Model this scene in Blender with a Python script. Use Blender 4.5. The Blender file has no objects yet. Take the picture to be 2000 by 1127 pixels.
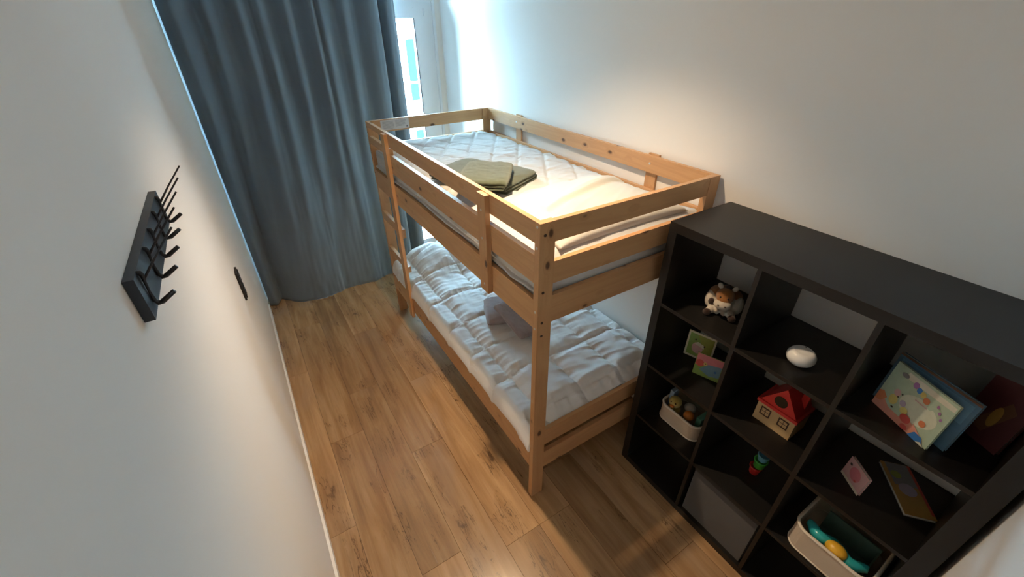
import bpy, bmesh, math, random
from mathutils import Vector, Matrix, noise
rnd = random.Random(7)
PI = math.pi
scn = bpy.context.scene
COL = scn.collection

# ------------------------------------------------------------------ camera
F_PX, PITCH, YAW, ROLL = 823.0, 0.5675, -0.5586, -0.0073
CAM = Vector((-1.7531, -1.0521, 2.1477))
cp, sp, cy, sy = math.cos(PITCH), math.sin(PITCH), math.cos(YAW), math.sin(YAW)
fwd = Vector((-sy * cp, cy * cp, -sp))
rgt = Vector((cy, sy, 0.0))
upv = rgt.cross(fwd)
cr, sr = math.cos(ROLL), math.sin(ROLL)
r2 = rgt * cr + upv * sr
u2 = upv * cr - rgt * sr
cam = bpy.data.cameras.new('camera')
cam.sensor_width = 36.0
cam.lens = F_PX / 2000.0 * 36.0
cam.clip_start = 0.02
cam_o = bpy.data.objects.new('camera', cam)
M = Matrix.Identity(4)
for i in range(3):
    M[i][0], M[i][1], M[i][2], M[i][3] = r2[i], u2[i], -fwd[i], CAM[i]
cam_o.matrix_world = M
COL.objects.link(cam_o)
scn.camera = cam_o

# ------------------------------------------------------------------ light, sky, exposure
SKY_COL, SKY_STR = (0.50, 0.74, 1.0), 150.0
LAMP_COL, LAMP_W = (1.0, 0.75, 0.49), 168.0
FILL_COL, FILL_W = (1.0, 0.88, 0.76), 4.5  # colour and power of the added fill spot
scn.view_settings.view_transform = 'Standard'
scn.view_settings.look = 'None'
scn.view_settings.gamma = 1.0
scn.view_settings.use_curve_mapping = False
scn.view_settings.exposure = 0.15

world = bpy.data.worlds.new('overcast_sky')
scn.world = world
world.use_nodes = True
wb = world.node_tree.nodes['Background']
wb.inputs[0].default_value = (*SKY_COL, 1)
wb.inputs[1].default_value = SKY_STR


def light(name, kind, loc, energy, color, **kw):
    l = bpy.data.lights.new(name, kind)
    l.energy = energy
    l.color = color
    rot = kw.pop('rot', None)
    for k, v in kw.items():
        setattr(l, k, v)
    o = bpy.data.objects.new(name, l)
    o.location = loc
    if rot:
        o.rotation_euler = rot
    COL.objects.link(o)
    return o


# the ceiling downlight over the aisle, beside the bed
light('downlight_or_fill', 'SPOT', (-0.985, 0.40, 2.595), LAMP_W, LAMP_COL,
      spot_size=math.radians(120), spot_blend=0.85, shadow_soft_size=0.028)
# weak fill spot added behind the camera to lift that end, no real fixture
light('downlight_or_fill', 'SPOT', (-1.10, -0.98, 2.595), FILL_W, FILL_COL,
      spot_size=math.radians(170), spot_blend=0.6, shadow_soft_size=0.10)
# window portal: guides sky sampling only, adds no light
po = light('window_portal', 'AREA', (-0.95, 2.95, 1.3), 1.0, (1, 1, 1), shape='RECTANGLE',
           size=1.95, size_y=2.6, rot=(-PI / 2, 0, 0))
po.data.cycles.is_portal = True


# ------------------------------------------------------------------ materials
def nodes_mat(name):
    m = bpy.data.materials.new(name)
    m.use_nodes = True
    nt = m.node_tree
    b = nt.nodes['Principled BSDF']
    return m, nt, b


def N(nt, t, **kw):
    n = nt.nodes.new(t)
    for k, v in kw.items():
        if k in ('op',):
            n.operation = v
        elif hasattr(n, k) and not isinstance(k, int):
            setattr(n, k, v)
    return n


def mth(nt, op, a, b=None, c=None, clamp=False):
    n = nt.nodes.new('ShaderNodeMath')
    n.operation = op
    n.use_clamp = clamp
    for i, v in enumerate((a, b, c)):
        if v is None:
            continue
        if isinstance(v, (int, float)):
            n.inputs[i].default_value = v
        else:
            nt.links.new(v, n.inputs[i])
    return n.outputs[0]


def mixc(nt, fac, a, b, mode='MIX'):
    n = nt.nodes.new('ShaderNodeMixRGB')
    n.blend_type = mode
    for i, v in enumerate((fac, a, b)):
        if isinstance(v, (int, float)):
            n.inputs[i].default_value = v
        elif isinstance(v, tuple):
            n.inputs[i].default_value = (*v, 1) if len(v) == 3 else v
        else:
            nt.links.new(v, n.inputs[i])
    return n.outputs[0]


def noise_n(nt, vec, scale, detail=3.0, rough=0.5, dist=0.0):
    n = nt.nodes.new('ShaderNodeTexNoise')
    n.inputs['Scale'].default_value = scale
    n.inputs['Detail'].default_value = detail
    n.inputs['Roughness'].default_value = rough
    n.inputs['Distortion'].default_value = dist
    if vec is not None:
        nt.links.new(vec, n.inputs['Vector'])
    return n.outputs['Fac']


def ramp(nt, fac, stops):
    n = nt.nodes.new('ShaderNodeValToRGB')
    cr_ = n.color_ramp
    while len(cr_.elements) < len(stops):
        cr_.elements.new(0.5)
    for e, (p, c) in zip(cr_.elements, stops):
        e.position = p
        e.color = (c, c, c, 1) if isinstance(c, (int, float)) else (*c, 1)
    nt.links.new(fac, n.inputs[0])
    return n.outputs[0]


def mapping(nt, vec, scale, add=None):
    n = nt.nodes.new('ShaderNodeVectorMath')
    n.operation = 'MULTIPLY'
    nt.links.new(vec, n.inputs[0])
    n.inputs[1].default_value = scale
    out = n.outputs[0]
    if add is not None:
        a = nt.nodes.new('ShaderNodeVectorMath')
        a.operation = 'ADD'
        nt.links.new(out, a.inputs[0])
        nt.links.new(add, a.inputs[1])
        out = a.outputs[0]
    return out


def bump(nt, b, h, strength, dist):
    n = nt.nodes.new('ShaderNodeBump')
    n.inputs['Strength'].default_value = strength
    n.inputs['Distance'].default_value = dist
    nt.links.new(h, n.inputs['Height'])
    nt.links.new(n.outputs[0], b.inputs['Normal'])


def plain(name, col, rough=0.5, spec=0.5, var=0.06, vscale=30.0, bmp=0.0, bscale=200.0, metallic=0.0, sheen=0.0,
          coat=0.0):
    """solid colour with faint mottling, and optional fine relief"""
    m, nt, b = nodes_mat(name)
    tc = nt.nodes.new('ShaderNodeTexCoord').outputs['Object']
    f = noise_n(nt, tc, vscale, 3)
    lo = tuple(c * (1 - var) for c in col)
    hi = tuple(min(1, c * (1 + var)) for c in col)
    nt.links.new(mixc(nt, f, lo, hi), b.inputs['Base Color'])
    b.inputs['Roughness'].default_value = rough
    b.inputs['Specular IOR Level'].default_value = spec
    b.inputs['Metallic'].default_value = metallic
    b.inputs['Sheen Weight'].default_value = sheen
    b.inputs['Coat Weight'].default_value = coat
    if bmp:
        bump(nt, b, noise_n(nt, tc, bscale, 2), bmp, 0.002)
    return m


def pine(name, axis, light_c=(0.55, 0.300, 0.138), dark_c=(0.39, 0.188, 0.076)):
    m, nt, b = nodes_mat(name)
    tc = nt.nodes.new('ShaderNodeTexCoord').outputs['Object']
    oi = nt.nodes.new('ShaderNodeObjectInfo')
    off = nt.nodes.new('ShaderNodeCombineXYZ')
    for i, k in enumerate((37.0, 91.0, 53.0)):
        nt.links.new(mth(nt, 'MULTIPLY', oi.outputs['Random'], k), off.inputs[i])
    sc = [14.0, 14.0, 14.0]
    sc[axis] = 1.1
    v = mapping(nt, tc, tuple(sc), off.outputs[0])
    # knots
    ks = [13.0, 13.0, 13.0]
    ks[axis] = 7.5
    kv = mapping(nt, tc, tuple(ks), off.outputs[0])
    vo = nt.nodes.new('ShaderNodeTexVoronoi')
    vo.inputs['Scale'].default_value = 1.0
    nt.links.new(kv, vo.inputs['Vector'])
    sep = nt.nodes.new('ShaderNodeSeparateColor')
    nt.links.new(vo.outputs['Color'], sep.inputs[0])
    pick = mth(nt, 'GREATER_THAN', sep.outputs[0], 0.38)
    halo = mth(nt, 'MULTIPLY', ramp(nt, vo.outputs['Distance'], [(0.0, 1.0), (0.32, 0.0)]), pick)
    core = mth(nt, 'MULTIPLY', ramp(nt, vo.outputs['Distance'], [(0.0, 1.0), (0.10, 1.0), (0.16, 0.0)]), pick)
    g = noise_n(nt, v, 1.0, 4, 0.55, 0.4)
    wv = mth(nt, 'FRACT', mth(nt, 'ADD', mth(nt, 'MULTIPLY', g, 5.0), mth(nt, 'MULTIPLY', halo, 2.0)))
    wv = mth(nt, 'PINGPONG', wv, 0.5)
    c = mixc(nt, mth(nt, 'MULTIPLY', wv, 0.75), light_c, dark_c)
    c = mixc(nt, mth(nt, 'MULTIPLY', oi.outputs['Random'], 0.25), c, (0.48, 0.25, 0.110))
    c = mixc(nt, mth(nt, 'MULTIPLY', halo, 0.45), c, (0.27, 0.115, 0.035))
    c = mixc(nt, mth(nt, 'MULTIPLY', core, 0.9), c, (0.055, 0.022, 0.010))
    nt.links.new(c, b.inputs['Base Color'])
    b.inputs['Roughness'].default_value = 0.42
    b.inputs['Specular IOR Level'].default_value = 0.4
    bump(nt, b, g, 0.08, 0.002)
    return m


def oak_floor():
    m, nt, b = nodes_mat('oak_laminate')
    pos = nt.nodes.new('ShaderNodeNewGeometry').outputs['Position']
    oi = nt.nodes.new('ShaderNodeObjectInfo')
    off = nt.nodes.new('ShaderNodeCombineXYZ')
    for i, k in enumerate((71.0, 43.0, 17.0)):
        nt.links.new(mth(nt, 'MULTIPLY', oi.outputs['Random'], k), off.inputs[i])
    v1 = mapping(nt, pos, (15.0, 1.3, 1.0), off.outputs[0])
    v2 = mapping(nt, pos, (60.0, 3.0, 1.0), off.outputs[0])
    v3 = mapping(nt, pos, (4.0, 1.6, 1.0), off.outputs[0])
    v4 = mapping(nt, pos, (10.0, 4.5, 1.0), off.outputs[0])
    g1 = noise_n(nt, v1, 1.0, 5, 0.6, 0.6)
    g2 = noise_n(nt, v2, 1.0, 3, 0.6, 0.2)
    g3 = noise_n(nt, v3, 1.0, 3, 0.5, 0.5)
    c = ramp(nt, g1, [(0.28, (0.235, 0.130, 0.060)), (0.5, (0.350, 0.204, 0.096)), (0.72, (0.455, 0.285, 0.145))])
    c = mixc(nt, mth(nt, 'MULTIPLY', ramp(nt, g2, [(0.50, 0.0), (0.74, 1.0)]), 0.34), c, (0.195, 0.115, 0.060))
    c = mixc(nt, mth(nt, 'MULTIPLY', ramp(nt, g3, [(0.52, 0.0), (0.78, 1.0)]), 0.8), c, (0.310, 0.205, 0.130))
    # per plank tone
    tone = nt.nodes.new('ShaderNodeMapRange')
    nt.links.new(oi.outputs['Random'], tone.inputs[0])
    tone.inputs[3].default_value = 0.80
    tone.inputs[4].default_value = 1.20
    hs = nt.nodes.new('ShaderNodeHueSaturation')
    nt.links.new(tone.outputs[0], hs.inputs['Value'])
    nt.links.new(c, hs.inputs['Color'])
    c = hs.outputs[0]
    # knots with dark cracks
    vo = nt.nodes.new('ShaderNodeTexVoronoi')
    vo.inputs['Scale'].default_value = 0.80
    wob = nt.nodes.new('ShaderNodeVectorMath')
    wob.operation = 'ADD'
    nz = nt.nodes.new('ShaderNodeTexNoise')
    nz.inputs['Scale'].default_value = 2.6
    nz.inputs['Detail'].default_value = 4
    nt.links.new(v4, nz.inputs['Vector'])
    nt.links.new(v4, wob.inputs[0])
    nt.links.new(nz.outputs['Color'], wob.inputs[1])
    nt.links.new(wob.outputs[0], vo.inputs['Vector'])
    sep = nt.nodes.new('ShaderNodeSeparateColor')
    nt.links.new(vo.outputs['Color'], sep.inputs[0])
    pick = mth(nt, 'GREATER_THAN', sep.outputs[1], 0.42)
    halo = mth(nt, 'MULTIPLY', ramp(nt, vo.outputs['Distance'], [(0.0, 1.0), (0.62, 0.0)]), pick)
    core = mth(nt, 'MULTIPLY', ramp(nt, vo.outputs['Distance'], [(0.0, 1.0), (0.05, 1.0), (0.14, 0.0)]), pick)
    crk = noise_n(nt, mapping(nt, pos, (26.0, 2.2, 1.0), off.outputs[0]), 1.0, 4, 0.6, 1.2)
    crack = mth(nt, 'MULTIPLY', ramp(nt, crk, [(0.482, 0.0), (0.497, 1.0), (0.512, 0.0)]), ramp(nt, halo, [(0.05, 0.0), (0.35, 1.0)]))
    c = mixc(nt, mth(nt, 'MULTIPLY', halo, 0.40), c, (0.17, 0.092, 0.044))
    c = mixc(nt, mth(nt, 'MULTIPLY', core, 0.65), c, (0.05, 0.030, 0.018))
    c = mixc(nt, mth(nt, 'MULTIPLY', crack, 0.85), c, (0.05, 0.030, 0.018))
    nt.links.new(c, b.inputs['Base Color'])
    r = mth(nt, 'ADD', mth(nt, 'MULTIPLY', g2, 0.10), 0.20)
    nt.links.new(r, b.inputs['Roughness'])
    b.inputs['Specular IOR Level'].default_value = 0.45
    bump(nt, b, g2, 0.10, 0.001)
    return m


def wall_paint(name, col):
    m, nt, b = nodes_mat(name)
    pos = nt.nodes.new('ShaderNodeNewGeometry').outputs['Position']
    f = noise_n(nt, pos, 1.3, 3)
    c = mixc(nt, f, tuple(x * 0.985 for x in col), col)
    nt.links.new(c, b.inputs['Base Color'])
    b.inputs['Roughness'].default_value = 0.85
    b.inputs['Specular IOR Level'].default_value = 0.2
    bump(nt, b, noise_n(nt, pos, 260.0, 2), 0.10, 0.001)
    return m


def cloth(name, col, wscale=700.0, rough=0.9, sheen=0.15, var=0.05, bstr=0.15):
    m, nt, b = nodes_mat(name)
    tc = nt.nodes.new('ShaderNodeTexCoord').outputs['Object']
    a = noise_n(nt, mapping(nt, tc, (1.0, 1.0, 0.15)), wscale, 2)
    f = noise_n(nt, tc, 5.0, 4)
    c = mixc(nt, f, tuple(x * (1 - var) for x in col), tuple(min(1, x * (1 + var)) for x in col))
    c = mixc(nt, mth(nt, 'MULTIPLY', a, 0.25), c, tuple(x * 0.75 for x in col))
    nt.links.new(c, b.inputs['Base Color'])
    b.inputs['Roughness'].default_value = rough
    b.inputs['Specular IOR Level'].default_value = 0.15
    b.inputs['Sheen Weight'].default_value = sheen
    bump(nt, b, a, bstr, 0.001)
    return m


def terry(name, col):
    m, nt, b = nodes_mat(name)
    tc = nt.nodes.new('ShaderNodeTexCoord').outputs['Object']
    a = noise_n(nt, tc, 420.0, 3, 0.7)
    f = noise_n(nt, mapping(nt, tc, (1.0, 2.2, 1.0)), 26.0, 4, 0.6)
    c = mixc(nt, f, tuple(x * 0.78 for x in col), tuple(min(1, x * 1.18) for x in col))
    c = mixc(nt, mth(nt, 'MULTIPLY', a, 0.5), c, tuple(x * 0.6 for x in col))
    nt.links.new(c, b.inputs['Base Color'])
    b.inputs['Roughness'].default_value = 0.95
    b.inputs['Specular IOR Level'].default_value = 0.1
    b.inputs['Sheen Weight'].default_value = 0.3
    bump(nt, b, a, 0.9, 0.004)
    return m


def glass_mat(name, tint=(0.92, 1.0, 0.98)):
    m = bpy.data.materials.new(name)
    m.use_nodes = True
    nt = m.node_tree
    nt.nodes.clear()
    out = nt.nodes.new('ShaderNodeOutputMaterial')
    mix = nt.nodes.new('ShaderNodeMixShader')
    fr = nt.nodes.new('ShaderNodeFresnel')
    fr.inputs[0].default_value = 1.45
    tr = nt.nodes.new('ShaderNodeBsdfTransparent')
    tr.inputs[0].default_value = (*tint, 1)
    gl = nt.nodes.new('ShaderNodeBsdfGlossy')
    gl.inputs['Roughness'].default_value = 0.02
    nt.links.new(fr.outputs[0], mix.inputs[0])
    nt.links.new(tr.outputs[0], mix.inputs[1])
    nt.links.new(gl.outputs[0], mix.inputs[2])
    nt.links.new(mix.outputs[0], out.inputs[0])
    return m


MAT = {}
MAT['wall'] = wall_paint('white_wall_paint', (0.85, 0.812, 0.765))
MAT['ceil'] = wall_paint('white_ceiling_paint', (0.86, 0.86, 0.85))
MAT['floor'] = oak_floor()
MAT['subfloor'] = plain('dark_underlay', (0.05, 0.035, 0.02), 0.9)
MAT['trim'] = plain('white_trim_paint', (0.82, 0.81, 0.79), 0.4)
MAT['upvc'] = plain('white_window_plastic', (0.80, 0.82, 0.84), 0.35, var=0.01)
MAT['gasket'] = plain('black_rubber', (0.02, 0.025, 0.03), 0.6)
MAT['glass'] = glass_mat('window_glass')
MAT['pine_x'] = pine('pine_grain_across', 0)
MAT['pine_y'] = pine('pine_grain_along', 1)
MAT['pine_z'] = pine('pine_grain_upright', 2)
MAT['bolt'] = plain('zinc_bolt', (0.62, 0.60, 0.56), 0.35, metallic=0.9)
MAT['dark_hole'] = plain('dark_bolt_socket', (0.045, 0.025, 0.015), 0.6)
MAT['sticker'] = plain('white_sticker_paper', (0.70, 0.68, 0.66), 0.5, var=0.02)
MAT['ink'] = plain('grey_print', (0.22, 0.22, 0.23), 0.6)
MAT['white_cloth'] = cloth('white_cotton', (0.70, 0.70, 0.69), 500.0)
MAT['pad'] = cloth('white_quilted_pad', (0.55, 0.55, 0.54), 500.0)
MAT['quilt'] = cloth('white_quilted_cotton', (0.86, 0.86, 0.86), 500.0)
MAT['cream_cloth'] = cloth('cream_cotton', (0.57, 0.555, 0.51), 500.0)
MAT['curtain'] = cloth('slate_blue_curtain', (0.150, 0.187, 0.222), 420.0, sheen=0.35, var=0.12, bstr=0.3)
MAT['green_terry'] = terry('sage_green_terry', (0.112, 0.132, 0.085))
MAT['pink_terry'] = terry('dusty_pink_terry', (0.46, 0.37, 0.355))
MAT['black_wood'] = plain('black_brown_foil', (0.0060, 0.0052, 0.0046), 0.42, 0.45, var=0.15, vscale=60.0, bmp=0.05, bscale=400)
MAT['rack'] = plain('charcoal_paint', (0.014, 0.017, 0.022), 0.42, bmp=0.05)
MAT['hook'] = plain('black_metal', (0.012, 0.012, 0.014), 0.4)
MAT['black_plastic'] = plain('black_plastic', (0.010, 0.010, 0.011), 0.45)


# ------------------------------------------------------------------ building helpers
def tag(o, label=None, cat=None, group=None, kind=None):
    if label:
        o['label'] = label
    if cat:
        o['category'] = cat
    if group:
        o['group'] = group
    if kind:
        o['kind'] = kind
    return o


def thing(name, label, cat, loc=(0, 0, 0), rot=0.0, group=None):
    o = bpy.data.objects.new(name, None)
    o.empty_display_size = 0.05
    COL.objects.link(o)
    o.location = loc
    o.rotation_euler = (0, 0, rot)
    return tag(o, label, cat, group)


def base_of(o):
    p = Vector((0, 0, 0))
    while o is not None:
        p = p + Vector(o.location)
        o = o.parent
    return p


def put(name, bm, mat, parent=None, world=True, smooth=False, bevel=0.0, seg=2, label=None, kind=None, solid=0.0, sub=0):
    """link a bmesh as ONE mesh object; world=True: the vertices are world coordinates"""
    if parent is not None and world:
        off = base_of(parent)
        for v in bm.verts:
            v.co -= off
    if bevel:
        es = [e for e in bm.edges if len(e.link_faces) == 2 and e.calc_face_angle(0) > 0.5]
        bmesh.ops.bevel(bm, geom=es, offset=bevel, segments=seg, profile=0.6, affect='EDGES', clamp_overlap=True)
    bmesh.ops.recalc_face_normals(bm, faces=bm.faces[:])
    me = bpy.data.meshes.new(name)
    bm.to_mesh(me)
    bm.free()
    for mm in (mat if isinstance(mat, (list, tuple)) else [mat]):
        me.materials.append(mm)
    if smooth:
        for p in me.polygons:
            p.use_smooth = True
    o = bpy.data.objects.new(name, me)
    COL.objects.link(o)
    if parent is not None:
        o.parent = parent
    if solid:
        md = o.modifiers.new('thickness', 'SOLIDIFY')
        md.thickness = solid
        md.offset = -1
    if sub:
        md = o.modifiers.new('smooth', 'SUBSURF')
        md.levels = md.render_levels = sub
    if label:
        o['label'] = label
    if kind:
        o['kind'] = kind
    return o


def box(bm, x0, x1, y0, y1, z0, z1, mi=0):
    vs = [bm.verts.new((x, y, z)) for z in (z0, z1) for y in (y0, y1) for x in (x0, x1)]
    for f in ((0, 2, 3, 1), (4, 5, 7, 6), (0, 1, 5, 4), (2, 6, 7, 3), (0, 4, 6, 2), (1, 3, 7, 5)):
        fc = bm.faces.new([vs[i] for i in f])
        fc.material_index = mi
    return vs


def B(*a):
    bm = bmesh.new()
    box(bm, *a)
    return bm


def tube(bm, pts, r, n=8, mi=0, caps=True):
    pts = [Vector(p) for p in pts]
    rings = []
    rr = r if isinstance(r, (list, tuple)) else [r] * len(pts)
    for i, p in enumerate(pts):
        t = (pts[min(i + 1, len(pts) - 1)] - pts[max(i - 1, 0)]).normalized()
        a = Vector((0, 0, 1)) if abs(t.z) < 0.9 else Vector((1, 0, 0))
        u = t.cross(a).normalized()
        w = t.cross(u)
        rings.append([bm.verts.new(p + (u * math.cos(2 * PI * k / n) + w * math.sin(2 * PI * k / n)) * rr[i]) for k in range(n)])
    for a, b_ in zip(rings, rings[1:]):
        for k in range(n):
            f = bm.faces.new((a[k], a[(k + 1) % n], b_[(k + 1) % n], b_[k]))
            f.material_index = mi
    if caps:
        bm.faces.new(rings[0][::-1]).material_index = mi
        bm.faces.new(rings[-1]).material_index = mi


def lathe(bm, prof, c=(0, 0, 0), n=32, mi=0):
    rings = []
    for (r, z) in prof:
        if r < 1e-6:
            rings.append([bm.verts.new((c[0], c[1], c[2] + z))])
        else:
            rings.append([bm.verts.new((c[0] + r * math.cos(2 * PI * k / n), c[1] + r * math.sin(2 * PI * k / n), c[2] + z)) for k in range(n)])
    for a, b_ in zip(rings, rings[1:]):
        for k in range(n):
            k2 = (k + 1) % n
            if len(a) == 1 and len(b_) == 1:
                continue
            if len(a) == 1:
                f = bm.faces.new((a[0], b_[k], b_[k2]))
            elif len(b_) == 1:
                f = bm.faces.new((a[k], a[k2], b_[0]))
            else:
                f = bm.faces.new((a[k], a[k2], b_[k2], b_[k]))
            f.material_index = mi


def ball(bm, c, r, sub=3, mi=0, rot=None):
    """ellipsoid"""
    if not isinstance(r, (tuple, list)):
        r = (r, r, r)
    g = bmesh.ops.create_icosphere(bm, subdivisions=sub, radius=1.0)
    S = Matrix.Diagonal((*r, 1))
    T = Matrix.Translation(c)
    R = rot.to_matrix().to_4x4() if rot is not None else Matrix.Identity(4)
    bmesh.ops.transform(bm, matrix=T @ R @ S, verts=g['verts'])
    for v in g['verts']:
        for f in v.link_faces:
            f.material_index = mi
            f.smooth = True


def grid(bm, nu, nv, fn):
    vs = [[bm.verts.new(fn(i / nu, j / nv)) for j in range(nv + 1)] for i in range(nu + 1)]
    for i in range(nu):
        for j in range(nv):
            bm.faces.new((vs[i][j], vs[i + 1][j], vs[i + 1][j + 1], vs[i][j + 1]))
    return vs


def sm(a, b, x):
    t = min(1.0, max(0.0, (x - a) / (b - a)))
    return t * t * (3 - 2 * t)


def nz(x, y, z=0.0):
    return noise.noise(Vector((x, y, z)))


def spline(pts, n):
    """Catmull-Rom through 2D points, n samples"""
    P = [pts[0]] + list(pts) + [pts[-1]]
    out = []
    segs = len(pts) - 1
    for k in range(n + 1):
        t = k / n * segs
        i = min(int(t), segs - 1)
        f = t - i
        p0, p1, p2, p3 = P[i], P[i + 1], P[i + 2], P[i + 3]
        out.append(tuple(0.5 * ((2 * p1[d]) + (-p0[d] + p2[d]) * f + (2 * p0[d] - 5 * p1[d] + 4 * p2[d] - p3[d]) * f * f
                         + (-p0[d] + 3 * p1[d] - 3 * p2[d] + p3[d]) * f ** 3) for d in range(2)))
    return out


# ------------------------------------------------------------------ room
XL, XR, YN, YF, ZC = -1.953, 0.0, -1.222, 2.86, 2.60


def struct(name, bm, mat, parent=None, **kw):
    o = put(name, bm, mat, parent, **kw)
    o['kind'] = 'structure'
    return o


fl = struct('floor', B(XL - 0.1, XR + 0.1, YN - 0.1, YF + 0.1, -0.06, -0.012), MAT['subfloor'])
struct('ceiling', B(XL - 0.1, XR + 0.1, YN - 0.1, YF + 0.1, ZC, ZC + 0.1), MAT['ceil'])
struct('wall_left', B(XL - 0.1, XL, YN - 0.1, YF + 0.1, -0.06, ZC), MAT['wall'])
struct('wall_right', B(XR, XR + 0.1, YN - 0.1, YF + 0.1, -0.06, ZC), MAT['wall'])
struct('wall_near', B(XL, XR, YN - 0.1, YN, -0.06, ZC), MAT['wall'])
wf = bmesh.new()
box(wf, XL, -1.90, YF, YF + 0.1, -0.06, ZC)
box(wf, -0.05, XR, YF, YF + 0.1, -0.06, ZC)
box(wf, -1.90, -0.05, YF, YF + 0.1, -0.06, 0.04)
struct('wall_far', wf, MAT['wall'])

# floor planks, one by one: rows of 195 mm running along the room
PW, PL = 0.1955, 1.31
row_x = [-1.033 + PW * k for k in range(-5, 6)]
joint = {-5: 0.35, -4: 0.92, -3: -0.045, -2: 0.60, -1: -0.145, 0: 1.165, 1: 0.10, 2: 0.70, 3: 0.25, 4: 0.95, 5: 0.4}
for k in range(-5, 6):
    x0, x1 = -1.033 + PW * k, -1.033 + PW * (k + 1)
    x0c, x1c = max(x0, XL), min(x1, XR)
    if x1c - x0c < 0.01:
        continue
    y = joint[k] - 4 * PL
    while y < YF:
        ya, yb = max(y, YN), min(y + PL, YF)
        if yb - ya > 0.02:
            g_ = 0.0007
            put('plank', B(x0c + g_, x1c - g_, ya + g_, yb - g_, -0.012, 0.0), MAT['floor'], fl, bevel=0.0009, seg=1)
        y += PL

struct('baseboard_left', B(XL, XL + 0.012, YN, 2.66, 0.0, 0.062), MAT['trim'], bevel=0.003)
struct('baseboard_right', B(XR - 0.012, XR, YN, YF, 0.0, 0.062), MAT['trim'], bevel=0.003)

# window: full-height glazed doors behind the curtain
win = tag(bpy.data.objects.new('window_1', None), kind='structure')
win.location = (-0.97, YF, 0.04)
COL.objects.link(win)
bm = bmesh.new()
y0, y1 = YF - 0.002, YF + 0.075
box(bm, -0.142, -0.05, y0 + 0.02, y1, 0.04, ZC)
box(bm, -1.90, -1.81, y0 + 0.02, y1, 0.04, ZC)
box(bm, -1.81, -0.142, y0 + 0.02, y1, 2.236, 2.292)
box(bm, -1.81, -0.142, y0 + 0.02, y1, 2.55, ZC)
box(bm, -1.81, -0.142, y0 + 0.02, y1, 0.04, 0.085)
box(bm, -1.0, -0.93, y0 + 0.02, y1, 0.085, 2.245)
put('window_frame', bm, MAT['upvc'], win, bevel=0.004)
bm = bmesh.new()
box(bm, -0.072, -0.05, y0 + 0.005, y0 + 0.02, 0.04, ZC)
put('window_frame_bead', bm, MAT['upvc'], win, bevel=0.003)


def sash(xa, xb):
    bm = bmesh.new()
    ya, yb = y0 + 0.005, y0 + 0.07
    box(bm, xa, xa + 0.092, ya, yb, 0.09, 2.24)
    box(bm, xb - 0.092, xb, ya, yb, 0.09, 2.24)
    box(bm, xa + 0.092, xb - 0.092, ya, yb, 2.165, 2.238)
    box(bm, xa + 0.092, xb - 0.092, ya, yb, 0.09, 0.185)
    s = put('sash', bm, MAT['upvc'], win, bevel=0.004)
    put('pane', B(xa + 0.088, xb - 0.088, ya + 0.012, ya + 0.018, 0.18, 2.17), MAT['glass'], s)
    bm = bmesh.new()
    gx0, gx1, gz0, gz1, t = xa + 0.092, xb - 0.092, 0.185, 2.165, 0.007
    box(bm, gx0, gx0 + t, ya + 0.001, ya + 0.012, gz0, gz1)
    box(bm, gx1 - t, gx1 + 0.0005, ya + 0.001, ya + 0.012, gz0, gz1)
    box(bm, gx0, gx1, ya + 0.001, ya + 0.012, gz0, gz0 + t)
    put('gasket', bm, MAT['gasket'], s)


sash(-0.935, -0.146)
sash(-1.81, -0.995)
put('pane', B(-1.81, -0.142, YF + 0.03, YF + 0.036, 2.29, 2.552), MAT['glass'], win)
bm = bmesh.new()
tube(bm, [(-0.148, y0, 2.18), (-0.148, y0, 2.235)], 0.007, 10)
put('hinge', bm, MAT['upvc'], win)

# ------------------------------------------------------------------ outside: balcony and the block across the street
MAT['concrete'] = plain('pale_concrete', (0.62, 0.64, 0.63), 0.9, bmp=0.1)
MAT['render'] = plain('white_render', (0.80, 0.80, 0.80), 0.9, bmp=0.1)
MAT['far_glass'] = plain('teal_window_glass', (0.0065, 0.0170, 0.0150), 0.9, 0.0)
MAT['steel'] = plain('grey_steel', (0.45, 0.47, 0.48), 0.4)
st = struct('ground', B(-40, 50, 3.0, 60, -9.1, -9.0), MAT['concrete'])
bal = thing('balcony', 'pale concrete balcony with grey railing outside the window', 'balcony', (-0.95, 3.5, 0.0))
put('balcony_slab', B(-2.6, 0.9, 2.97, 4.2, -0.2, 0.0), MAT['concrete'], bal, bevel=0.01)
bm = bmesh.new()
box(bm, -2.6, 0.9, 4.12, 4.17, 1.02, 1.06)
put('handrail', bm, MAT['steel'], bal, bevel=0.005)
for k in range(9):
    x = -2.5 + k * 0.42
    put('baluster', B(x, x + 0.02, 4.13, 4.16, 0.0, 1.02), MAT['steel'], bal)
bld = thing('apartment_building', 'white apartment block with rows of teal windows across the street', 'building', (4, 20, -9))
put('facade', B(-12, 22, 20.0, 30, -9.0, 2.35), MAT['render'], bld)
for fz in range(-2, 1):
    zb = -1.15 + fz * 3.45
    put('floor_band', B(-12, 22, 19.75, 20.0, zb - 0.55, zb - 0.2), MAT['render'], bld)
    for k in range(6):
        x0 = 0.86 + k * 2.45
        w = put('window', B(x0, x0 + 1.75, 19.93, 20.0, zb, zb + 2.7), MAT['upvc'], bld)
        for (a, b_) in ((0.07, 0.84), (0.91, 1.68)):
            put('pane', B(x0 + a, x0 + b_, 19.90, 19.94, zb + 0.9, zb + 2.6), MAT['far_glass'], w)
            put('pane', B(x0 + a, x0 + b_, 19.90, 19.94, zb + 0.08, zb + 0.8), MAT['far_glass'], w)

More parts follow.
